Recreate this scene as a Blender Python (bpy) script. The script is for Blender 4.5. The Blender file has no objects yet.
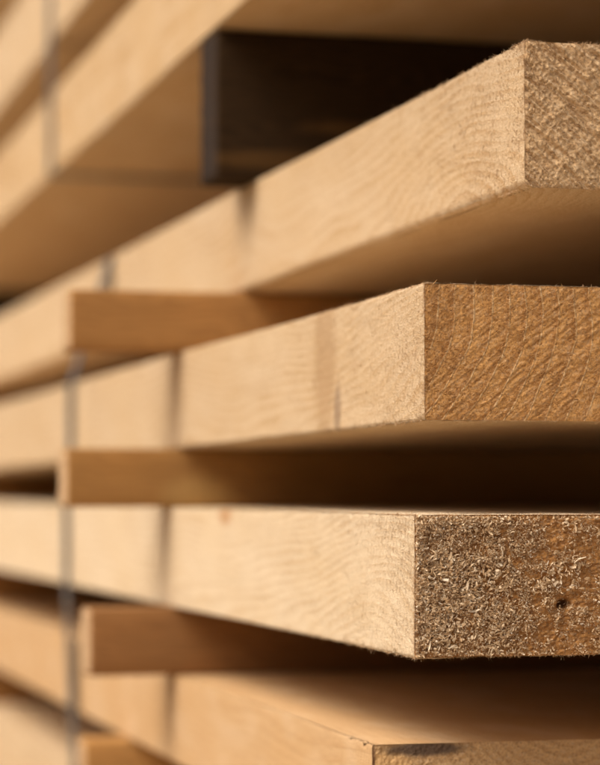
import bpy, math
import numpy as np
from mathutils import Vector

rng = np.random.default_rng(11)
sc = bpy.context.scene
COL = sc.collection
MM = 0.001
STACK_YAW = math.radians(15.2)       # the stack runs away to the left of the lens
EYE = 0.290                          # camera height above the yard, m
# near lower corner of the sawdust-covered board = origin of the stack (world metres)
ORIGIN = np.array([0.0360, 0.793, 0.0])

# ------------------------------------------------------------------ camera
cam = bpy.data.cameras.new("camera")
cam_o = bpy.data.objects.new("camera", cam)
COL.objects.link(cam_o)
cam_o.location = (0, 0, EYE)
cam_o.rotation_euler = (math.radians(90), 0, 0)
cam.sensor_fit = 'VERTICAL'
cam.sensor_height = 36
cam.sensor_width = 28.2
cam.lens = 118.6
cam.shift_y = 0.147
cam.clip_start = 0.01
cam.clip_end = 500
cam.dof.use_dof = True
cam.dof.focus_distance = 0.802
cam.dof.aperture_fstop = 8.8
cam.dof.aperture_blades = 0
sc.camera = cam_o

# ------------------------------------------------------------------ light
SUN_ELEV = math.radians(53)
SUN_AZ = STACK_YAW + math.radians(180 + 19)        # direction to the sun, math angle from +X: square to the board edges
sun_dir = Vector((math.cos(SUN_AZ) * math.cos(SUN_ELEV), math.sin(SUN_AZ) * math.cos(SUN_ELEV), math.sin(SUN_ELEV)))
w = bpy.data.worlds.new("World")
sc.world = w
w.use_nodes = True
nt = w.node_tree
bg = nt.nodes["Background"]
sky = nt.nodes.new("ShaderNodeTexSky")
sky.sky_type = 'NISHITA'
sky.sun_disc = False
sky.sun_elevation = SUN_ELEV
sky.sun_rotation = math.pi / 2 - SUN_AZ
sky.dust_density = 10.0
sky.air_density = 0.5
sky.ozone_density = 0.0
nt.links.new(sky.outputs[0], bg.inputs[0])
bg.inputs[1].default_value = 0.085
sl = bpy.data.lights.new("sun", 'SUN')
sl.energy = 1.5
sl.angle = math.radians(46)
sl.color = (1.0, 0.96, 0.91)
so = bpy.data.objects.new("sun", sl)
COL.objects.link(so)
so.rotation_euler = sun_dir.to_track_quat('Z', 'Y').to_euler()
so.location = (-2, -1, 3)

vs = sc.view_settings
vs.view_transform = 'Standard'
vs.look = 'None'
vs.gamma = 1.0
vs.exposure = 0.64
vs.use_curve_mapping = False
sc.cycles.use_denoising = True
sc.cycles.max_bounces = 10
sc.cycles.diffuse_bounces = 5

# ------------------------------------------------------------------ noise on arrays
def _h(i, j, k, seed):
    n = (i.astype(np.int64) * 73856093) ^ (j.astype(np.int64) * 19349663) ^ (k.astype(np.int64) * 83492791) ^ (seed * 2654435761)
    n = (n ^ (n >> 13)) * 1274126177
    n = n & 0x7fffffff
    n = (n ^ (n >> 16)) * 1103515245 & 0x7fffffff
    return n / float(0x7fffffff)

def vnoise(p, seed=0):
    f = np.floor(p)
    t = p - f
    t = t * t * (3 - 2 * t)
    i, j, k = f[:, 0], f[:, 1], f[:, 2]
    r = 0
    for a in (0, 1):
        for b in (0, 1):
            for c in (0, 1):
                wgt = (t[:, 0] if a else 1 - t[:, 0]) * (t[:, 1] if b else 1 - t[:, 1]) * (t[:, 2] if c else 1 - t[:, 2])
                r = r + wgt * _h(i + a, j + b, k + c, seed)
    return r - 0.5

def fbm(p, octv=3, seed=0):
    r, am = 0, 1.0
    for o in range(octv):
        r = r + am * vnoise(p * (2.03 ** o), seed + o * 17)
        am *= 0.55
    return r

# ------------------------------------------------------------------ node helpers
class N:
    def __init__(self, name):
        self.m = bpy.data.materials.new(name)
        self.m.use_nodes = True
        self.t = self.m.node_tree
        self.t.nodes.clear()
        self.out = self.t.nodes.new("ShaderNodeOutputMaterial")
        self.b = self.t.nodes.new("ShaderNodeBsdfPrincipled")
        self.t.links.new(self.b.outputs[0], self.out.inputs[0])
    def put(self, sock, v):
        if isinstance(v, bpy.types.NodeSocket):
            self.t.links.new(v, sock)
        else:
            sock.default_value = v
    def math(self, op, a, b=None, c=None, clamp=False):
        n = self.t.nodes.new("ShaderNodeMath"); n.operation = op; n.use_clamp = clamp
        self.put(n.inputs[0], a)
        if b is not None: self.put(n.inputs[1], b)
        if c is not None: self.put(n.inputs[2], c)
        return n.outputs[0]
    def vmath(self, op, a, b):
        n = self.t.nodes.new("ShaderNodeVectorMath"); n.operation = op
        self.put(n.inputs[0], a); self.put(n.inputs[1], b)
        return n.outputs[0]
    def pos(self):
        n = self.t.nodes.new("ShaderNodeTexCoord")
        return self.vmath('MULTIPLY', n.outputs['Object'], (1000, 1000, 1000))   # millimetres
    def sep(self, v):
        n = self.t.nodes.new("ShaderNodeSeparateXYZ"); self.put(n.inputs[0], v)
        return n.outputs
    def noise(self, vec, scale=1.0, detail=2.0, rough=0.5, stretch=None):
        if stretch is not None:
            vec = self.vmath('MULTIPLY', vec, stretch)
        n = self.t.nodes.new("ShaderNodeTexNoise")
        self.put(n.inputs['Vector'], vec)
        n.inputs['Scale'].default_value = scale
        n.inputs['Detail'].default_value = detail
        n.inputs['Roughness'].default_value = rough
        return n.outputs[0]
    def ramp(self, fac, stops, interp='LINEAR'):
        n = self.t.nodes.new("ShaderNodeValToRGB"); self.put(n.inputs[0], fac)
        n.color_ramp.interpolation = interp
        el = n.color_ramp.elements
        while len(el) < len(stops): el.new(0.5)
        for e, (p, c) in zip(el, stops):
            e.position = p; e.color = (c, c, c, 1) if isinstance(c, (int, float)) else (*c, 1)
        return n.outputs[0]
    def mix(self, fac, a, b, mode='MIX'):
        n = self.t.nodes.new("ShaderNodeMix"); n.data_type = 'RGBA'; n.blend_type = mode
        self.put(n.inputs[0], fac)
        for s, v in ((n.inputs[6], a), (n.inputs[7], b)):
            if isinstance(v, tuple) and len(v) == 3: v = (*v, 1)
            self.put(s, v)
        return n.outputs[2]
    def maprange(self, v, a, b, c, d):
        n = self.t.nodes.new("ShaderNodeMapRange"); n.interpolation_type = 'SMOOTHSTEP'
        self.put(n.inputs[0], v)
        for k, x in zip((1, 2, 3, 4), (a, b, c, d)): n.inputs[k].default_value = x
        return n.outputs[0]
    def bump(self, h, strength, dist, normal=None):
        n = self.t.nodes.new("ShaderNodeBump")
        n.inputs['Strength'].default_value = strength
        n.inputs['Distance'].default_value = dist
        self.put(n.inputs['Height'], h)
        if normal is not None: self.put(n.inputs['Normal'], normal)
        return n.outputs[0]
    def island(self):
        return self.t.nodes.new("ShaderNodeNewGeometry").outputs['Random Per Island']

def rings(n, P, pith, spacing, warp, wlen=(1/30, 1/130, 1/30), off=0.0, tilt=(0.0, 0.0), jit=0.0, arc=None):
    """distance from the pith of the log, wandering: the same rings on faces and ends"""
    x, y, z = n.sep(P)
    dx = n.math('SUBTRACT', n.math('SUBTRACT', x, pith[0]), n.math('MULTIPLY', y, tilt[0]))
    dz = n.math('SUBTRACT', n.math('SUBTRACT', z, pith[1]), n.math('MULTIPLY', y, tilt[1]))
    r2 = n.math('ADD', n.math('MULTIPLY', dx, dx), n.math('MULTIPLY', dz, dz))
    if arc:
        y0, span, depth = arc
        ya = n.math('MULTIPLY', n.math('TANH', n.math('DIVIDE', n.math('SUBTRACT', y, y0), span)), depth)
        r2 = n.math('ADD', r2, n.math('MULTIPLY', ya, ya))
    r = n.math('SQRT', r2)
    P2 = n.vmath('ADD', P, (off, off * 2, off * 3))
    wv = n.noise(P2, 1.0, 2.0, 0.45, wlen)
    r = n.math('ADD', r, n.math('MULTIPLY', n.math('SUBTRACT', wv, 0.5), warp))
    if jit:
        jn = n.noise(P2, 1.0, 3.0, 0.65, (1.6, 0.45, 1.6))
        r = n.math('ADD', r, n.math('MULTIPLY', n.math('SUBTRACT', jn, 0.5), jit))
    ph = n.math('DIVIDE', r, spacing)
    irr = n.noise(n.vmath('ADD', P2, (7, 3, 5)), 1.0, 1.0, 0.5, (1/60, 1/400, 1/60))
    ph = n.math('ADD', ph, n.math('MULTIPLY', irr, 3.0))
    return n.math('FRACT', ph)

def ellipse(n, P, c, rad, soft=0.42):
    """1 inside an ellipsoid (mm), for knots and stains"""
    d = n.vmath('DIVIDE', n.vmath('SUBTRACT', P, c), rad)
    l = n.t.nodes.new("ShaderNodeVectorMath"); l.operation = 'LENGTH'
    n.put(l.inputs[0], d)
    wob = n.noise(P, 0.25, 3.0, 0.7)
    v = n.math('ADD', l.outputs['Value'], n.math('MULTIPLY', n.math('SUBTRACT', wob, 0.5), 0.7))
    return n.maprange(v, 1.0 - soft, 1.0 + soft, 1.0, 0.0)

def wood(name, pith, spacing=2.6, warp=9.0, early=(0.71, 0.53, 0.325), late=(0.54, 0.325, 0.14), marks=(), off=0.0, fuzz=1.0, contrast=0.85, tilt=(0.0, 0.0), arc=None):
    n = N(name)
    P = n.pos()
    fr = rings(n, P, pith, spacing, warp, off=off, tilt=tilt, jit=1.9, arc=arc)
    lw = n.ramp(fr, [(0.0, 0.0), (0.35, 0.12), (0.78, 0.75), (0.92, 1.0), (1.0, 0.0)])
    patch = n.noise(n.vmath('ADD', P, (off, 17, 5)), 1.0, 3.0, 0.6, (0.05, 0.022, 0.05))
    lw = n.math('MULTIPLY', n.math('MULTIPLY', lw, contrast), n.ramp(patch, [(0.34, 0.25), (0.66, 1.15)]))
    col = n.mix(lw, early, late)
    fib = n.noise(P, 1.0, 3.0, 0.6, (2.2, 0.10, 2.2))
    col = n.mix(n.math('MULTIPLY', n.ramp(fib, [(0.35, 0), (0.7, 1)]), 0.30), col, tuple(c * 0.72 for c in late))
    blot = n.noise(P, 1.0, 3.0, 0.55, (0.03, 0.013, 0.03))
    col = n.mix(n.math('MULTIPLY', n.ramp(blot, [(0.35, 0.0), (0.7, 1.0)]), 0.35), col, (early[0] * 0.90, early[1] * 0.80, early[2] * 0.62))
    pale = n.noise(n.vmath('ADD', P, (40, 90, 10)), 1.0, 2.0, 0.5, (0.05, 0.02, 0.05))
    col = n.mix(n.math('MULTIPLY', n.ramp(pale, [(0.5, 0.0), (0.75, 1.0)]), 0.30), col, (0.78, 0.62, 0.42))
    fine = n.noise(P, 1.7, 3.0, 0.65)
    col = n.mix(n.math('MULTIPLY', n.ramp(fine, [(0.3, 1.0), (0.5, 0.0)]), 0.30 * fuzz), col, tuple(c * 0.6 for c in late))
    if fuzz > 0.9:       # pale torn nap, brushed along the board
        npz = n.noise(n.vmath('ADD', P, (9, 71, 33)), 1.0, 3.0, 0.7, (1.6, 0.5, 1.6))
        col = n.mix(n.math('MULTIPLY', n.ramp(npz, [(0.52, 0.0), (0.64, 1.0)]), 0.40), col, (0.84, 0.69, 0.47))
    for c, rad, mc, k in marks:
        col = n.mix(n.math('MULTIPLY', ellipse(n, P, c, rad), k), col, mc)
    n.put(n.b.inputs['Base Color'], col)
    n.b.inputs['Roughness'].default_value = 0.78
    n.b.inputs['Specular IOR Level'].default_value = 0.25
    b1 = n.bump(lw, 0.45, 0.0005)
    b2 = n.bump(fib, 0.35, 0.0004, b1)
    rough = n.noise(P, 1.0, 4.0, 0.7, (2.4, 1.1, 2.4))
    b3 = n.bump(rough, 0.8 * fuzz, 0.0008, b2)
    n.put(n.b.inputs['Normal'], b3)
    return n.m

def endwood(name, pith, spacing=2.6, warp=4.0, early=(0.50, 0.30, 0.145), late=(0.25, 0.125, 0.05), off=0.0, grey=0.0, streak=0.6, marks=(), line=(0.66, 0.44, 0.22), linek=0.6, pits=0.7, comb=None, spec=0.2):
    n = N(name)
    P = n.pos()
    fr = rings(n, P, pith, spacing, warp, wlen=(1/16, 1/200, 1/16), off=off)
    lw = n.ramp(fr, [(0.0, 0.35), (0.08, 0.0), (0.5, 0.25), (0.9, 0.85), (1.0, 0.35)])
    col = n.mix(n.math('MULTIPLY', lw, 0.65), early, late)
    ln = n.ramp(fr, [(0.0, 1.0), (0.05, 0.4), (0.08, 0.0), (0.95, 0.0), (1.0, 1.0)])
    brk = n.noise(P, 0.35, 2.0, 0.6)
    col = n.mix(n.math('MULTIPLY', n.math('MULTIPLY', ln, n.ramp(brk, [(0.36, 0.1), (0.58, 1)])), linek), col, line)
    nz = n.noise(P, 1.4, 4.0, 0.7)
    col = n.mix(n.math('MULTIPLY', n.ramp(nz, [(0.34, 1.0), (0.5, 0.0)]), pits), col, (0.16, 0.07, 0.024))
    nz2 = n.noise(n.vmath('ADD', P, (31, 7, 19)), 1.1, 4.0, 0.72)
    col = n.mix(n.math('MULTIPLY', n.ramp(nz2, [(0.52, 0.0), (0.68, 1.0)]), streak), col, (0.68, 0.52, 0.34))
    if comb:
        an, wl, k = comb
        ca, sa = math.cos(math.radians(an)), math.sin(math.radians(an))
        x, y, z = n.sep(P)
        u = n.math('ADD', n.math('MULTIPLY', x, ca), n.math('MULTIPLY', z, sa))
        v = n.math('SUBTRACT', n.math('MULTIPLY', z, ca), n.math('MULTIPLY', x, sa))
        cb = n.t.nodes.new("ShaderNodeCombineXYZ")
        n.put(cb.inputs[0], n.math('MULTIPLY', u, 0.16)); n.put(cb.inputs[2], n.math('DIVIDE', v, wl))
        cz = n.noise(cb.outputs[0], 1.6, 3.0, 0.6)
        col = n.mix(n.math('MULTIPLY', n.ramp(cz, [(0.5, 0.0), (0.66, 1.0)]), k), col, (0.74, 0.54, 0.32))
        col = n.mix(n.math('MULTIPLY', n.ramp(cz, [(0.32, 1.0), (0.46, 0.0)]), k), col, tuple(c * 0.55 for c in late))
    if grey:
        gz = n.noise(P, 0.06, 3.0, 0.6)
        col = n.mix(n.math('MULTIPLY', n.ramp(gz, [(0.3, 0.4), (0.7, 1.0)]), grey), col, (0.36, 0.28, 0.21))
    for c, rad, mc, k in marks:
        col = n.mix(n.math('MULTIPLY', ellipse(n, P, c, rad), k), col, mc)
    n.put(n.b.inputs['Base Color'], col)
    n.b.inputs['Roughness'].default_value = 0.85
    n.b.inputs['Specular IOR Level'].default_value = spec
    b1 = n.bump(ln, 0.4, 0.0005)
    b2 = n.bump(nz, 0.8, 0.0006, b1)
    n.put(n.b.inputs['Normal'], b2)
    return n.m

def fibre_mat(name, c1, c2, trans=0.35):
    n = N(name)
    col = n.mix(n.island(), c1, c2)
    n.put(n.b.inputs['Base Color'], col)
    n.b.inputs['Roughness'].default_value = 0.7
    n.b.inputs['Specular IOR Level'].default_value = 0.25
    tr = n.t.nodes.new("ShaderNodeBsdfTranslucent")
    n.put(tr.inputs[0], col)
    mx = n.t.nodes.new("ShaderNodeMixShader")
    mx.inputs[0].default_value = trans
    n.t.links.new(n.b.outputs[0], mx.inputs[1])
    n.t.links.new(tr.outputs[0], mx.inputs[2])
    n.t.links.new(mx.outputs[0], n.out.inputs[0])
    return n.m

# ------------------------------------------------------------------ mesh helpers
def mesh_obj(name, verts, faces, mat, parent=None, smooth=True):
    me = bpy.data.meshes.new(name)
    verts = np.asarray(verts, dtype=np.float64)
    if isinstance(faces, np.ndarray):
        k = faces.shape[1]
        me.vertices.add(len(verts)); me.vertices.foreach_set("co", verts.astype(np.float32).ravel())
        me.loops.add(faces.size); me.loops.foreach_set("vertex_index", faces.astype(np.int32).ravel())
        me.polygons.add(len(faces))
        me.polygons.foreach_set("loop_start", np.arange(0, faces.size, k, dtype=np.int32))
        me.update(calc_edges=True)
    else:
        me.from_pydata(verts.tolist(), [], faces)
        me.update()
    me.validate()
    me.polygons.foreach_set("use_smooth", np.full(len(me.polygons), smooth))
    me.materials.append(mat)
    o = bpy.data.objects.new(name, me)
    COL.objects.link(o)
    if parent is not None: o.parent = parent
    return o

def tag(o, label=None, cat=None, group=None, kind=None):
    if label: o["label"] = label
    if cat: o["category"] = cat
    if group: o["group"] = group
    if kind: o["kind"] = kind
    return o

def graded(a, b, n, power=1.0):
    return a + (b - a) * np.linspace(0, 1, n) ** power

def corner_fade(d, rr):
    """how far a face point at distance d from a rounded corner pulls in"""
    q = np.clip((rr - d) / rr, 0, 1)
    return rr * (1 - np.sqrt(np.maximum(0, 1 - q * q)))

def board_body(W, L, T, ys, nz, rr, amp, seed, wane=0.0, crack=None, nx=34):
    """sawn board, local mm: x across, y along, z up; left narrow face at x = 0"""
    z = T * (0.5 - 0.5 * np.cos(np.linspace(0, np.pi, nz))) * 0.55 + np.linspace(0, T, nz) * 0.45
    xs = graded(0, W, nx, 1.9)[1:-1]
    per = []      # x, z, nx, nz
    for zz in z:
        pull = corner_fade(zz, rr + wane) + corner_fade(T - zz, rr)
        per.append((min(pull, rr + wane), zz, -1, 0))
    for x in xs: per.append((x, T - corner_fade(np.array(x), rr), 0, 1))
    for zz in (T, T / 2, 0): per.append((W, zz, 1, 0))
    for x in xs[::-1]: per.append((x, float(corner_fade(np.array(x), rr + wane)), 0, -1))
    per = np.array([[float(v) for v in p] for p in per])
    M, R = len(per), len(ys)
    X = np.tile(per[:, 0], (R, 1)); Z = np.tile(per[:, 1], (R, 1)); Y = np.repeat(ys[:, None], M, 1)
    NX = np.tile(per[:, 2], (R, 1)); NZ = np.tile(per[:, 3], (R, 1))
    p = np.stack([X.ravel(), Y.ravel(), Z.ravel()], 1)
    near = np.clip(1 - p[:, 1] / 320.0, 0.15, 1)
    d = amp * near * (fbm(p * np.array([0.9, 0.5, 0.9]), 2, seed) * 0.45 + fbm(p * np.array([0.12, 0.05, 0.12]), 2, seed + 5) * 0.9)
    # slanting band-saw ripple
    d = d + amp * 0.30 * near * np.sin((p[:, 1] + 0.35 * p[:, 2] + 5 * vnoise(p * 0.03, seed + 9)) * 2 * np.pi / 3.4)
    d = d + 0.5 * fbm(p * np.array([0.02, 0.006, 0.02]), 2, seed + 3)
    crn = np.minimum(np.minimum(np.abs(p[:, 2]), np.abs(p[:, 2] - T)) + np.abs(p[:, 0]), 9.0)
    chip = np.clip(1 - crn / 2.2, 0, 1) * np.clip(fbm(p * np.array([0.2, 0.34, 0.2]), 3, seed + 31) - 0.12, 0, 1) * (2.4 if amp > 0.36 else 0.0) * near * np.clip(p[:, 1] / 2.5, 0, 1)
    d = (d - chip) * np.clip(0.2 + p[:, 1] / 4.0, 0, 1)
    p[:, 0] += NX.ravel() * d
    p[:, 2] += NZ.ravel() * d
    end = p[:, 1] < 0.01
    p[end, 1] += fbm(p[end] * 0.8, 2, seed + 21) * 0.45 - 0.1
    if crack:
        s0, wd, dep = crack
        k = np.clip(1 - np.abs(p[:, 1] - s0 - 1.5 * vnoise(p * 0.1, seed)) / wd, 0, 1) * (NX.ravel() < 0)
        p[:, 0] += dep * k
    idx = np.arange(R * M).reshape(R, M)
    a = idx[:-1, :]; b = idx[1:, :]
    q = np.stack([a, np.roll(a, -1, 1), np.roll(b, -1, 1), b], -1).reshape(-1, 4)
    q = q[:, ::-1]
    faces = q.tolist() + [idx[-1, :].tolist()[::-1]]
    return p * MM, faces

def end_grid(W, T, nx, nz, amp, seed, power=1.6, streakdir=None, pits=(), coarse=1.0, wane=0.0):
    """end face, a rough sheet facing -y whose rim tucks into the board"""
    xs = graded(0.05, W - 0.05, nx, power)
    zs = np.linspace(0.05, T - 0.05, nz)
    X, Z = np.meshgrid(xs, zs)
    p = np.stack([X.ravel(), np.zeros(X.size), Z.ravel()], 1)
    d = amp * (0.8 * fbm(p * 1.1 * coarse, 3, seed) + 0.35 * fbm(p * 0.16, 2, seed + 4))
    if streakdir is not None:
        c, s, wl, k, grad = streakdir
        u = p[:, 0] * c + p[:, 2] * s
        v = -p[:, 0] * s + p[:, 2] * c
        q = np.stack([u * 0.09, np.zeros_like(u), v / wl + 0.8 * vnoise(p * 0.12, seed + 13)], 1)
        ridge = 0.55 - np.abs(2 * vnoise(q, seed + 8)) + 0.5 * vnoise(q * 2.1, seed + 9)
        msk = 1.0 if not grad else np.clip(0.25 + p[:, 0] / 40 + (T * 0.5 - p[:, 2]) / 45, 0.15, 1.1)
        d = d + amp * k * ridge * msk
    for (cx, cz, r, dep) in pits:
        rr = np.hypot(p[:, 0] - cx, p[:, 2] - cz) / r + 0.6 * vnoise(p * 0.5, seed + 2)
        d = d - dep * np.clip(1.15 - rr, 0, 1)
    edge = np.minimum(np.minimum(p[:, 0], W - p[:, 0]), np.minimum(p[:, 2], T - p[:, 2]))
    m = np.clip(edge / 1.2, 0, 1) ** 0.7
    p[:, 1] = -d * m + 0.12 * (1 - m)
    lim = corner_fade(p[:, 2], 0.8 + wane) + corner_fade(T - p[:, 2], 0.8) + 0.05
    p[:, 0] = np.maximum(p[:, 0], lim)
    idx = np.arange(nx * nz).reshape(nz, nx)
    q = np.stack([idx[:-1, :-1], idx[:-1, 1:], idx[1:, 1:], idx[1:, :-1]], -1).reshape(-1, 4)
    return p * MM, q

def strands(base, direc, length, rad, curl, seg=3, seed=0):
    """many tapered, bent fibres in one mesh (mm in, m out)"""
    g = np.random.default_rng(seed)
    n = len(base)
    direc = direc / np.linalg.norm(direc, axis=1)[:, None]
    side = np.cross(direc, g.normal(size=(n, 3))); side /= np.linalg.norm(side, axis=1)[:, None] + 1e-9
    up = np.cross(direc, side)
    V = []
    for k in range(seg + 1):
        t = k / seg
        c = base + direc * (length * t)[:, None] + side * (curl * length * t * t)[:, None]
        r = rad * (1 - 0.8 * t)
        for j in range(3):
            an = 2 * np.pi * j / 3
            V.append(c + (side * math.cos(an) + up * math.sin(an)) * r[:, None])
    V = np.stack(V, 1)
    per = (seg + 1) * 3
    F = []
    for k in range(seg):
        for j in range(3):
            F.append([k * 3 + j, k * 3 + (j + 1) % 3, (k + 1) * 3 + (j + 1) % 3, (k + 1) * 3 + j])
    F = np.array(F)
    faces = (F[None] + (np.arange(n) * per)[:, None, None]).reshape(-1, 4)
    return V.reshape(-1, 3) * MM, faces

def chips(base, nrm, length, width, curl, seed=0, seg=3, lift=0.35):
    """curled shavings and splinters, each a short bent ribbon with thickness"""
    g = np.random.default_rng(seed)
    n = len(base)
    t = np.cross(nrm, g.normal(size=(n, 3))); t /= np.linalg.norm(t, axis=1)[:, None]
    t = t + nrm * (g.normal(size=n) * lift)[:, None]; t /= np.linalg.norm(t, axis=1)[:, None]
    b = np.cross(nrm + 0.5 * g.normal(size=(n, 3)), t); b /= np.linalg.norm(b, axis=1)[:, None]
    m = np.cross(t, b)
    V = []
    for k in range(seg + 1):
        u = k / seg - 0.5
        c = base + t * (length * u)[:, None] + m * (curl * length * (u * u * 4 - 0.4) * 0.5)[:, None]
        wdt = width * (1 - 0.55 * abs(2 * u) ** 2) * 0.5
        th = width * 0.12
        for sx, sy in ((-1, -1), (1, -1), (1, 1), (-1, 1)):
            V.append(c + b * (wdt * sx)[:, None] + m * (th * sy)[:, None])
    V = np.stack(V, 1)
    per = (seg + 1) * 4
    F = []
    for k in range(seg):
        for j in range(4):
            F.append([k * 4 + j, k * 4 + (j + 1) % 4, (k + 1) * 4 + (j + 1) % 4, (k + 1) * 4 + j])
    F.append([3, 2, 1, 0]); e = seg * 4; F.append([e, e + 1, e + 2, e + 3])
    F = np.array(F)
    faces = (F[None] + (np.arange(n) * per)[:, None, None]).reshape(-1, 4)
    return V.reshape(-1, 3) * MM, faces

def stack_to_world(u, v, z):
    c, s = math.cos(STACK_YAW), math.sin(STACK_YAW)
    return (ORIGIN[0] + (u * c - v * s) * MM, ORIGIN[1] + (u * s + v * c) * MM, EYE + z * MM)

# ------------------------------------------------------------------ ground
def ground_mat():
    n = N("yard_gravel")
    P = n.pos()
    a = n.noise(P, 0.12, 4.0, 0.65)
    b = n.noise(P, 0.003, 3.0, 0.6)
    col = n.mix(a, (0.20, 0.15, 0.10), (0.42, 0.32, 0.21))
    col = n.mix(n.math('MULTIPLY', b, 0.5), col, (0.46, 0.33, 0.19))
    n.put(n.b.inputs['Base Color'], col)
    n.b.inputs['Roughness'].default_value = 0.9
    n.put(n.b.inputs['Normal'], n.bump(a, 0.8, 0.008))
    return n.m
G = 40.0
gr = mesh_obj("ground", [(-G, -G, 0), (G, -G, 0), (G, G, 0), (-G, G, 0)], [[0, 1, 2, 3]], ground_mat(), smooth=False)
tag(gr, kind="structure")

# ------------------------------------------------------------------ boards
#         u near corner, v near end, z bottom (mm from the lens level), thickness, yaw off the stack, pitch (deg)
BOARDS = {
    'under_beam': (37.0, 0.3, 98.1, 46.8, 0.95, -0.98),
    'ringed':     (4.3, 3.0, 23.7, 43.3, 0.00, -0.39),
    'dusty':      (0.0, 0.0, -51.3, 45.0, -0.19, 0.09),
    'knotty':     (-1.7, 40.5, -122.5, 40.1, -0.85, 0.11),
    'lowest':     (-4.4, 1.2, -203.0, 44.1, -1.17, 0.11),
    'on_beam':    (2.8, 0.9, 206.0, 52.0, -1.56, -0.11),
    'uppermost':  (2.8, 3.4, 290.0, 59.0, -1.56, -0.11),
    'corner':     (2.8, 2.0, 381.0, 55.0, -1.56, -0.11),
}
WIDTH, LENGTH = 290.0, 2500.0

def z_at(key, v, top):
    u0, v0, zb, T, yaw, pit = BOARDS[key]
    return zb + (T if top else 0) + (v - v0) * math.sin(math.radians(pit))

def face_u(key, v):
    u0, v0, zb, T, yaw, pit = BOARDS[key]
    return u0 - (v - v0) * math.sin(math.radians(yaw))

YS_FINE = np.concatenate([np.arange(0, 60, 0.8), np.arange(60, 180, 1.2), np.arange(180, 420, 2.5), np.arange(420, 900, 10), np.linspace(900, LENGTH, 24)])
YS_MID = np.concatenate([np.arange(0, 80, 1.5), np.arange(80, 420, 4), np.arange(420, 900, 12), np.linspace(900, LENGTH, 24)])

FIB_PALE = fibre_mat("pale_wood_fibre", (0.70, 0.52, 0.33), (0.56, 0.36, 0.18))
FIB_CREAM = fibre_mat("cream_wood_fibre", (0.86, 0.75, 0.58), (0.70, 0.54, 0.35))
FIB_GOLD = fibre_mat("golden_wood_fibre", (0.76, 0.48, 0.20), (0.50, 0.26, 0.085))
FIB_TAN = fibre_mat("tan_wood_fibre", (0.80, 0.61, 0.38), (0.54, 0.34, 0.165))
FIB_RUST = fibre_mat("rusty_edge_fibre", (0.76, 0.50, 0.25), (0.82, 0.66, 0.45), 0.45)

def board(key, label, side_mat, end_mat, fine, seed, amp, end_amp, streakdir=None, pits=(), wane=0.0, crack=None, group="sawn boards of the stack", coarse=1.0):
    u, v, zb, T, yaw, pit = BOARDS[key]
    vts, fcs = board_body(WIDTH, LENGTH, T, YS_FINE if (fine or crack) else YS_MID, 46 if (fine or crack) else 24, 0.8, amp, seed, wane, crack)
    o = mesh_obj("lumber_board", vts, fcs, side_mat)
    o.location = stack_to_world(u, v, zb)
    o.rotation_euler = (math.radians(pit), 0, STACK_YAW + math.radians(yaw))
    tag(o, label, "board", group)
    ev, ef = end_grid(WIDTH, T, 420 if fine else 160, 150 if fine else 50, end_amp, seed + 50, 1.75, streakdir, pits, coarse, wane)
    mesh_obj("end_grain", ev, ef, end_mat, o)
    return o

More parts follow.
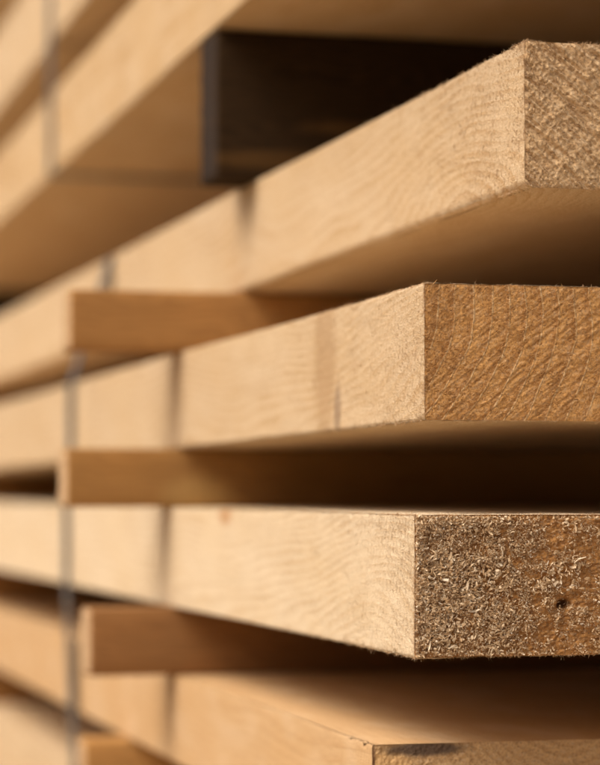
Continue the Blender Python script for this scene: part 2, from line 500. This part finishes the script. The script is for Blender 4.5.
def board_fibres(o, T, seed, n_face, n_edge, n_end, lay=-40.0, nap=None, tuft=None, mats=(FIB_PALE, FIB_TAN, FIB_RUST), span=170.0):
    g = np.random.default_rng(seed)
    # nap of torn fibres on the narrow face, thickest by the sawn end, all brushed back by the saw
    y = g.exponential(span / 2.4, n_face) % span
    base = np.stack([np.full(n_face, 0.05), y, g.uniform(0.2, T - 0.2, n_face)], 1)
    d = np.stack([-np.abs(g.normal(0.14, 0.12, n_face)), g.normal(-0.9, 0.35, n_face), g.normal(0.05, 0.12, n_face)], 1)
    v, f = strands(base, d, g.gamma(2.0, 0.6, n_face) + 0.4, g.uniform(0.035, 0.08, n_face), g.normal(0, 0.25, n_face), 2, seed)
    a = mesh_obj("surface_fibre", v, f, nap or mats[0], o)
    tag(a, kind="stuff")
    # fringe round the arrises: upright arris, top and bottom arris of the end, long arrises of the side
    k = n_edge
    e1 = np.stack([g.normal(0.1, 0.15, k), g.normal(0.1, 0.25, k), g.uniform(0, T, k)], 1)
    d1 = np.stack([-np.abs(g.normal(0.5, 0.4, k)), g.normal(-0.5, 0.5, k), g.normal(0, 0.6, k)], 1)
    ex = WIDTH * 0.5 * g.uniform(0, 1, k * 3) ** 1.4
    top = g.uniform(size=k * 3) < 0.55
    e2 = np.stack([ex, g.normal(0.2, 0.35, k * 3), np.where(top, T - 0.1, 0.1)], 1)
    d2 = np.stack([g.normal(0, 0.7, k * 3), g.normal(-0.4, 0.4, k * 3), np.where(top, 1, -1) * np.abs(g.normal(0.6, 0.35, k * 3))], 1)
    ey = g.exponential(80, k * 2)
    tp = g.uniform(size=k * 2) < 0.6
    e3 = np.stack([g.normal(0.3, 0.25, k * 2), ey, np.where(tp, T - 0.15, 0.15)], 1)
    d3 = np.stack([g.normal(-0.3, 0.4, k * 2), g.normal(0, 0.7, k * 2), np.where(tp, 1, -1) * np.abs(g.normal(0.5, 0.3, k * 2))], 1)
    base = np.concatenate([e1, e2, e3]); d = np.concatenate([d1, d2, d3])
    keep = fbm(base * 0.22, 2, seed + 40) + g.normal(0, 0.14, len(base)) > -0.04
    base, d = base[keep], d[keep]; m = len(base)
    v, f = strands(base, d, np.minimum(g.gamma(1.3, 0.32, m) + 0.2, 1.5), g.uniform(0.035, 0.09, m), g.normal(0, 0.7, m), 3, seed + 1)
    a = mesh_obj("edge_fibre", v, f, mats[2], o)
    tag(a, kind="stuff")
    # torn ends standing off the end grain, combed by the saw
    ex = 0.3 + (WIDTH * 0.5) * g.uniform(0, 1, n_end) ** 1.35
    ez = g.uniform(0.4, T - 0.4, n_end)
    base = np.stack([ex, np.full(n_end, 0.0), ez], 1)
    keep = fbm(base * np.array([0.16, 1, 0.16]), 3, seed + 7) + g.normal(0, 0.16, n_end) > -0.08
    base = base[keep]; m = len(base)
    c, sn = math.cos(math.radians(lay)), math.sin(math.radians(lay))
    sg = np.where(g.uniform(size=m) < 0.8, 1, -1)
    d = np.stack([c * sg + g.normal(0, 0.25, m), -np.abs(g.normal(0.5, 0.35, m)), sn * sg + g.normal(0, 0.25, m)], 1)
    v, f = strands(base, d, g.gamma(1.5, 0.30, m) + 0.3, g.uniform(0.07, 0.19, m), g.normal(0, 0.6, m), 3, seed + 2)
    a = mesh_obj("end_fibre", v, f, tuft or mats[1], o)
    tag(a, kind="stuff")

# the three boards whose ends are in focus
bA = board('under_beam', "pine board with diagonal saw streaks on its end, directly beneath the dark old beam",
           wood("pine_streaked_side", (-9, -6), 3.0, 19, off=11, arc=(58, 80, 30)),
           endwood("pine_streaked_end", (-75, -62), 3.0, 5, early=(0.76, 0.51, 0.26), late=(0.48, 0.275, 0.115), off=3, grey=0.08, streak=0.6, linek=0.3, comb=(-38, 3.0, 0.55)),
           True, 101, 0.55, 0.62, (math.cos(math.radians(-38)), math.sin(math.radians(-38)), 1.5, 1.7, False), wane=2.2)
board_fibres(bA, 46.8, 5, 5000, 650, 9000, -38)
bB = board('ringed', "pine board with arching growth rings on its end, just above the sawdusty board",
           wood("pine_ringed_side", (-10, -24), 2.9, 16, off=51, arc=(-70, 130, 48),
                marks=[((0, 116, 28), (8, 14, 30), (0.47, 0.29, 0.14), 0.68), ((0, 99, 7), (6, 4.5, 9), (0.22, 0.13, 0.08), 0.55)]),
           endwood("pine_ringed_end", (-56, 46), 5.4, 3.0, early=(0.66, 0.35, 0.115), late=(0.36, 0.15, 0.042), off=23, streak=0.35, comb=(34, 2.6, 0.22), linek=1.0, line=(0.86, 0.60, 0.31), pits=0.7),
           True, 202, 0.55, 0.36, (math.cos(math.radians(36)), math.sin(math.radians(36)), 0.95, 0.8, True))
board_fibres(bB, 43.3, 6, 5000, 650, 7500, 36, tuft=FIB_GOLD)
bC = board('dusty', "pine board whose end is caked with pale sawdust, above the dark-stained board",
           wood("pine_dusty_side", (-8, -14), 2.9, 16, arc=(40, 90, 40), early=(0.83, 0.67, 0.455), late=(0.66, 0.45, 0.24), off=81,
                marks=[((0, 259, 43), (6, 11, 4.5), (0.50, 0.24, 0.09), 0.7)]),
           endwood("pine_dusty_end", (60, -40), 3.0, 6, early=(0.56, 0.28, 0.09), late=(0.30, 0.125, 0.036), off=43, streak=0.5, linek=0.2,
                   marks=[((50, 0, 16.5), (2.3, 9, 1.6), (0.07, 0.025, 0.01), 0.9)]),
           True, 303, 0.6, 1.1, None, pits=((50, 16.5, 2.5, 3.6), (75, 30, 2.5, 1.5)), coarse=1.3)
board_fibres(bC, 45.0, 7, 7000, 800, 6000, 20, nap=FIB_CREAM)
# the boards out of focus
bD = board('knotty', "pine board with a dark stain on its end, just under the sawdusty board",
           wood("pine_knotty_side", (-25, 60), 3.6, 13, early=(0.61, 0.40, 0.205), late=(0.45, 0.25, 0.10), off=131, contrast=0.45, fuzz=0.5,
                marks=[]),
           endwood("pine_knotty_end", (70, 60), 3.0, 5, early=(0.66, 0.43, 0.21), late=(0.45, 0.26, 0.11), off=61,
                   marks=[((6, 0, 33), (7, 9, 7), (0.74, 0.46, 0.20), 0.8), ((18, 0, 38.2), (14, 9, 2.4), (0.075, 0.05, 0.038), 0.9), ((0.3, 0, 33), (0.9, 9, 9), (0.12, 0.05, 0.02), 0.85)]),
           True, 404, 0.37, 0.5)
bG = board('lowest', "blurred pine board in the bottom left corner, below the dark-stained board",
           wood("pine_low_side", (-35, 20), 2.8, 13, off=171), endwood("pine_low_end", (70, -60), 3.0, 5, off=71), False, 505, 0.35, 0.7)
bE = board('on_beam', "thick blurred pine plank lying on the dark old beam, its underside showing",
           wood("pine_thick_side", (-45, 30), 3.0, 13, early=(0.70, 0.50, 0.28), late=(0.50, 0.28, 0.10), contrast=0.9, off=211), endwood("pine_thick_end", (70, -30), 3.0, 5, off=81), False, 606, 0.35, 0.7)
bF = board('uppermost', "thick blurred pine plank at upper left, second above the dark old beam",
           wood("pine_upper_side", (-40, 30), 3.0, 13, early=(0.72, 0.545, 0.34), off=251), endwood("pine_upper_end", (90, -30), 3.0, 5, off=91), False, 707, 0.35, 0.7)

bH = board('corner', "plank just showing in the extreme top left corner, uppermost of all",
           wood("pine_corner_side", (-40, 30), 3.0, 26, off=291), endwood("pine_corner_end", (80, -30), 3.0, 5, off=95), False, 808, 0.35, 0.7)

# ------------------------------------------------------------------ sawdust on the end of the sawdusty board
g = np.random.default_rng(77)
def dust_points(n, xmax, power):
    x = 0.4 + xmax * g.uniform(0, 1, n) ** power
    return np.stack([x, np.full(n, -0.35) - np.abs(g.normal(0, 0.35, n)), g.uniform(0.4, 44.6, n)], 1)
n1 = 25000
base = dust_points(n1, 120, 1.5)
edge_x = 44 + 14 * vnoise(base * 0.12, 3)
drift = fbm(base * np.array([0.16, 0, 0.16]), 3, 5)
holes = fbm(base * np.array([0.42, 0, 0.42]), 2, 6)
keep = drift * 0.6 + holes * 0.9 + np.where(base[:, 0] > edge_x, -0.14, 0.22) + g.normal(0, 0.10, n1) > -0.08
keep &= np.hypot(base[:, 0] - 50, (base[:, 2] - 16.5) * 1.2) > 1.5 + 1.8 * vnoise(base * 0.5, 8)
base[:, 1] -= np.clip(drift + holes + 0.2, 0, 1) * 1.3              # the dust stands off in clumps
fine = g.uniform(size=n1) < 0.72
ln = np.where(fine, g.gamma(2.0, 0.15, n1) + 0.2, g.gamma(2.0, 0.28, n1) + 0.35)
wd = np.where(fine, g.uniform(0.18, 0.42, n1), g.uniform(0.25, 0.65, n1))
cu = g.normal(0, 0.4, n1)
base, ln, wd, cu = base[keep], ln[keep], wd[keep], cu[keep]
v, f = chips(base, np.tile(np.array([0, -1.0, 0]), (len(base), 1)), ln, wd, cu, 9)
nm = N("sawdust_flakes")
rnd = nm.island()
colr = nm.ramp(rnd, [(0.0, (0.30, 0.16, 0.062)), (0.35, (0.48, 0.31, 0.16)), (0.7, (0.59, 0.42, 0.24)), (0.92, (0.68, 0.53, 0.34)), (1.0, (0.80, 0.70, 0.54))])
nm.put(nm.b.inputs['Base Color'], colr)
nm.b.inputs['Roughness'].default_value = 0.75
nm.b.inputs['Specular IOR Level'].default_value = 0.25
dust = mesh_obj("sawdust", v, f, nm.m, smooth=False)
dust.location = bC.location; dust.rotation_euler = bC.rotation_euler
tag(dust, "fine tan sawdust clinging to the end of the board", "sawdust", kind="stuff")
n2 = 3200
base = dust_points(n2, 80, 1.15)
drift = fbm(base * np.array([0.11, 0, 0.11]), 3, 15)
keep = drift + 0.45 * np.exp(-((base[:, 0] - 17) / 15) ** 2 - ((base[:, 2] - 25) / 15) ** 2) - 0.16 + g.normal(0, 0.10, n2) > 0.0
base = base[keep]; n2 = len(base)
base[:, 1] -= 0.5
v, f = chips(base, np.tile(np.array([0, -1.0, 0]), (n2, 1)), g.gamma(2.5, 0.40, n2) + 0.5, g.uniform(0.25, 0.9, n2), g.normal(0, 0.9, n2), 19, seg=4)
nm = N("pale_shavings")
nm.put(nm.b.inputs['Base Color'], nm.ramp(nm.island(), [(0.0, (0.46, 0.29, 0.14)), (0.5, (0.64, 0.47, 0.28)), (0.85, (0.74, 0.58, 0.38)), (1.0, (0.82, 0.71, 0.53))]))
nm.b.inputs['Roughness'].default_value = 0.75
nm.b.inputs['Specular IOR Level'].default_value = 0.25
sh = mesh_obj("wood_shavings", v, f, nm.m, smooth=False)
sh.location = bC.location; sh.rotation_euler = bC.rotation_euler
tag(sh, "cream curled shavings stuck in the sawdust on the end of the board", "shavings", kind="stuff")

# ------------------------------------------------------------------ spacer sticks and beams
def stick_mesh(W, L, H, seed, h2=None, rr=0.9, amp=0.5):
    """stick, local mm: x along the stick, y across it (0..W), z up"""
    xs = np.concatenate([[0, 0.8], np.linspace(2, L - 2, max(8, int(L / 12))), [L - 0.8, L]])
    ring = [(0, rr), (rr * .3, rr * .3), (rr, 0), (W / 2, 0), (W - rr, 0), (W - rr * .3, rr * .3), (W, rr), (W, H / 2), (W, H - rr), (W - rr * .3, H - rr * .3),
            (W - rr, H), (W / 2, H), (rr, H), (rr * .3, H - rr * .3), (0, H - rr), (0, H * .75), (0, H / 2), (0, H * .25)]
    V, M = [], len(ring)
    for i, x in enumerate(xs):
        shr = 0.6 if i in (0, len(xs) - 1) else 0.0
        for (y, z) in ring:
            V.append((x, y + (shr if y < W / 2 else -shr if y > W / 2 else 0), z + (shr if z < H / 2 else -shr if z > H / 2 else 0)))
    V = np.array(V, dtype=float)
    d = fbm(V * np.array([0.03, 0.2, 0.2]), 3, seed) * amp
    side = np.where(V[:, 1] < 1, -1, np.where(V[:, 1] > W - 1, 1, 0))
    V[:, 1] += side * d
    F = []
    for i in range(len(xs) - 1):
        for j in range(M):
            F.append([i * M + j, (i + 1) * M + j, (i + 1) * M + (j + 1) % M, i * M + (j + 1) % M])
    F.append(list(range(M))[::-1][::-1]); F.append([(len(xs) - 1) * M + j for j in range(M)][::-1])
    return V * MM, F

def stick_wood(name, c1, c2, off, knots=(), spec=0.25):
    n = N(name)
    P = n.pos()
    x, y, z = n.sep(P)
    wv = n.noise(P, 1.0, 2.0, 0.5, (0.02, 0.06, 0.06))
    rr_ = n.math('ADD', n.math('MULTIPLY', z, 0.30), n.math('MULTIPLY', wv, 6.0 + off * 0.01))
    fr = n.math('FRACT', rr_)
    lw = n.ramp(fr, [(0, 0), (0.7, 0.8), (0.9, 1), (1, 0)])
    fib = n.noise(n.vmath('ADD', P, (off, off, off)), 1.0, 3.0, 0.6, (0.06, 1.6, 1.6))
    col = n.mix(n.math('MULTIPLY', lw, 0.6), c1, c2)
    col = n.mix(n.math('MULTIPLY', n.ramp(fib, [(0.4, 0), (0.7, 1)]), 0.4), col, tuple(c * 0.55 for c in c2))
    blot = n.noise(n.vmath('ADD', P, (off, 0, off)), 1.0, 2.0, 0.5, (0.022, 0.03, 0.04))
    col = n.mix(n.math('MULTIPLY', n.ramp(blot, [(0.35, 0.0), (0.7, 1.0)]), 0.5), col, tuple(c * 0.6 for c in c1))
    for c, rad, mc, k in knots:
        col = n.mix(n.math('MULTIPLY', ellipse(n, P, c, rad), k), col, mc)
    n.put(n.b.inputs['Base Color'], col)
    n.b.inputs['Roughness'].default_value = 0.9
    n.b.inputs['Specular IOR Level'].default_value = spec
    n.put(n.b.inputs['Normal'], n.bump(fib, 0.5, 0.0006))
    return n.m

def stick(name, below, above, v, uleft, W, length, mat, label, cat, group=None, seed=0, yaw=0.0, ground=False, end_mat=None):
    vm = v + W / 2
    z0 = (-EYE / MM if ground else z_at(below, vm, True)) + 0.25
    z1 = z_at(above, vm, False) - 0.25
    vts, fcs = stick_mesh(W, length, z1 - z0, seed)
    o = mesh_obj(name, vts, fcs, mat)
    o.location = stack_to_world(uleft, v, z0)
    o.rotation_euler = (0, 0, STACK_YAW + math.radians(yaw))
    tag(o, label, cat, group)
    if end_mat:
        H = z1 - z0
        xs = np.linspace(0.6, W - 0.6, 16); zs = np.linspace(0.6, H - 0.6, 30)
        Y, Z = np.meshgrid(xs, zs)
        p = np.stack([np.zeros(Y.size), Y.ravel(), Z.ravel()], 1)
        p[:, 0] = -0.5 + fbm(p * 0.4, 3, seed) * 0.7
        rim = ((Y < 0.7) | (Y > W - 0.7) | (Z < 0.7) | (Z > H - 0.7)).ravel()
        p[rim, 0] = 0.4
        idx = np.arange(Y.size).reshape(30, 16)
        q = np.stack([idx[:-1, :-1], idx[1:, :-1], idx[1:, 1:], idx[:-1, 1:]], -1).reshape(-1, 4)
        mesh_obj("end_grain", p * MM, q, end_mat, o)
    return o

SG = "spacer sticks between the boards"
pale_end = endwood("stick_end", (60, 60), 3.0, 4, early=(0.60, 0.40, 0.22), late=(0.45, 0.27, 0.13), off=5)
s1 = stick("spacer_stick", 'ringed', 'under_beam', 353, -47.0, 22, 318,
           stick_wood("brown_stick", (0.44, 0.225, 0.072), (0.27, 0.125, 0.036), 13), "brown spacer stick lying on the board with arching end rings", "spacer", SG, 1, end_mat=pale_end)
s2 = stick("spacer_stick", 'dusty', 'ringed', 362, -47.0, 22, 318,
           stick_wood("knotted_stick", (0.42, 0.22, 0.068), (0.27, 0.125, 0.034), 57, knots=[((60, 0, 4), (16, 10, 9), (0.42, 0.26, 0.09), 0.6)]),
           "brown spacer stick lying on the board caked with sawdust", "spacer", SG, 2, end_mat=pale_end)
s3 = stick("spacer_stick", 'knotty', 'dusty', 362, -36.5, 22, 318,
           stick_wood("dark_stick", (0.33, 0.16, 0.055), (0.21, 0.092, 0.028), 91), "dark brown spacer stick lying on the board with the dark stain", "spacer", SG, 3, end_mat=pale_end)
s4 = stick("spacer_stick", 'lowest', 'knotty', 478, -18.0, 22, 290,
           stick_wood("orange_stick", (0.52, 0.28, 0.09), (0.36, 0.17, 0.05), 131), "orange brown spacer stick at the bottom edge, under the board with the dark stain", "spacer", SG, 4, end_mat=pale_end)
s5 = stick("spacer_stick", 'on_beam', 'uppermost', 345, 4, 22, 285,
           stick_wood("upper_stick", (0.46, 0.25, 0.09), (0.30, 0.14, 0.045), 171), "spacer stick between the two thick planks of the upper pack", "spacer", SG, 5, end_mat=pale_end)

s6 = stick("spacer_stick", 'uppermost', 'corner', 345, 4, 22, 285, s5.data.materials[0], "spacer stick under the uppermost plank of the upper pack", "spacer", SG, 15, end_mat=pale_end)
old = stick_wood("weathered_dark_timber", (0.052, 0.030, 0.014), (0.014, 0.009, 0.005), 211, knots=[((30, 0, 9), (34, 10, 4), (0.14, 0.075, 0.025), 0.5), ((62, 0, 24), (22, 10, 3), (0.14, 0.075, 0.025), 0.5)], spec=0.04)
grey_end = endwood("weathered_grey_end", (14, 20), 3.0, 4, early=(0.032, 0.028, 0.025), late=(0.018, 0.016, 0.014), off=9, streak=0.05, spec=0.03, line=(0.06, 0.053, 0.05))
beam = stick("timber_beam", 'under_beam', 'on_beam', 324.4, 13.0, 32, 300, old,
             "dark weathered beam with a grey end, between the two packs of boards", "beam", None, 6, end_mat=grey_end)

# second row of sticks and beams, a metre down the stack
for lo, hi, where in (('ringed', 'under_beam', "above the board with arching rings"), ('dusty', 'ringed', "above the sawdusty board"),
                      ('knotty', 'dusty', "above the dark-stained board"), ('lowest', 'knotty', "above the lowest board")):
    s = stick("spacer_stick", lo, hi, 1130, face_u(lo, 1130) + 4, 21, 280, s1.data.materials[0],
              "far brown spacer stick deep in the gap " + where, "spacer", "far spacer sticks", 8, end_mat=pale_end)
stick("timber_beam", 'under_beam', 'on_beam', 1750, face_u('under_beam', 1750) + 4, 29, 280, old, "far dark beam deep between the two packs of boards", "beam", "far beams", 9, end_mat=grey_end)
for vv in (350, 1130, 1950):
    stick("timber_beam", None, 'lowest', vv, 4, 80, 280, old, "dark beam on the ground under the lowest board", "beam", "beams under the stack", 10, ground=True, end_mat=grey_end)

# ------------------------------------------------------------------ steel straps
def strap_mat():
    n = N("galvanised_strap")
    P = n.pos()
    a = n.noise(P, 0.12, 3.0, 0.6)
    n.put(n.b.inputs['Base Color'], n.mix(a, (0.085, 0.082, 0.078), (0.17, 0.162, 0.15)))
    n.b.inputs['Metallic'].default_value = 0.5
    n.put(n.b.inputs['Roughness'], n.maprange(a, 0.3, 0.7, 0.35, 0.6))
    return n.m
SM = strap_mat()
def strap(path, v, width, label, name="steel_strap"):
    """flat band following (u, z) points, thickness outward"""
    th = 0.7
    pts = np.array(path, dtype=float)
    V = []
    n = len(pts)
    for i in range(n):
        t = pts[min(i + 1, n - 1)] - pts[max(i - 1, 0)]
        t /= np.linalg.norm(t)
        nn = np.array([-t[1], t[0]])
        for (off, dv) in ((0, 0), (0, width), (th, width), (th, 0)):
            q = pts[i] + nn * off
            V.append((q[0], dv, q[1]))
    F = []
    for i in range(n - 1):
        for j in range(4):
            F.append([i * 4 + j, (i + 1) * 4 + j, (i + 1) * 4 + (j + 1) % 4, i * 4 + (j + 1) % 4])
    F.append([0, 1, 2, 3]); e = (n - 1) * 4; F.append([e + 3, e + 2, e + 1, e])
    o = mesh_obj(name, np.array(V) * MM, F, SM, smooth=False)
    o.location = stack_to_world(0, v, 0)
    o.rotation_euler = (0, 0, STACK_YAW)
    tag(o, label, "strap")
    return o
sv = 632
gap = 0.8
uA, uB, uC, uG = (face_u(k, sv + 8) for k in ('under_beam', 'ringed', 'dusty', 'lowest'))
strap([(uA + 280, z_at('under_beam', sv + 8, True) + gap), (uA + 2, z_at('under_beam', sv + 8, True) + gap), (uA - gap, z_at('under_beam', sv + 8, True) - 1.0),
       (uB - gap - 0.4, z_at('ringed', sv + 8, True) - 1), (uB - gap - 0.4, z_at('ringed', sv + 8, False)),
       (uC - gap - 0.6, z_at('dusty', sv + 8, True)), (uC - gap - 0.6, z_at('dusty', sv + 8, False)),
       (uG - gap - 2, z_at('lowest', sv + 8, True)), (uG - gap - 2, z_at('lowest', sv + 8, False) - 0.2), (uG + 1, z_at('lowest', sv + 8, False) - gap - 1),
       (uG + 280, z_at('lowest', sv + 8, False) - gap - 1)], sv, 17,
      "grey steel strap running down the front of the lower pack")
sv2 = 825
uE, uF = face_u('on_beam', sv2 + 8), face_u('uppermost', sv2 + 8)
strap([(uF + 280, z_at('uppermost', sv2 + 8, True) + gap), (uF + 2, z_at('uppermost', sv2 + 8, True) + gap), (uF - gap - 0.5, z_at('uppermost', sv2 + 8, True) - 1.0),
       (uF - gap - 0.5, z_at('uppermost', sv2 + 8, False)), (uE - gap - 0.5, z_at('on_beam', sv2 + 8, True)),
       (uE - gap - 0.5, z_at('on_beam', sv2 + 8, False) + 1), (uE + 1, z_at('on_beam', sv2 + 8, False) - gap - 0.5), (uE + 280, z_at('on_beam', sv2 + 8, False) - gap - 0.5)], sv2, 17,
      "grey steel strap wrapped under the thick plank of the upper pack")
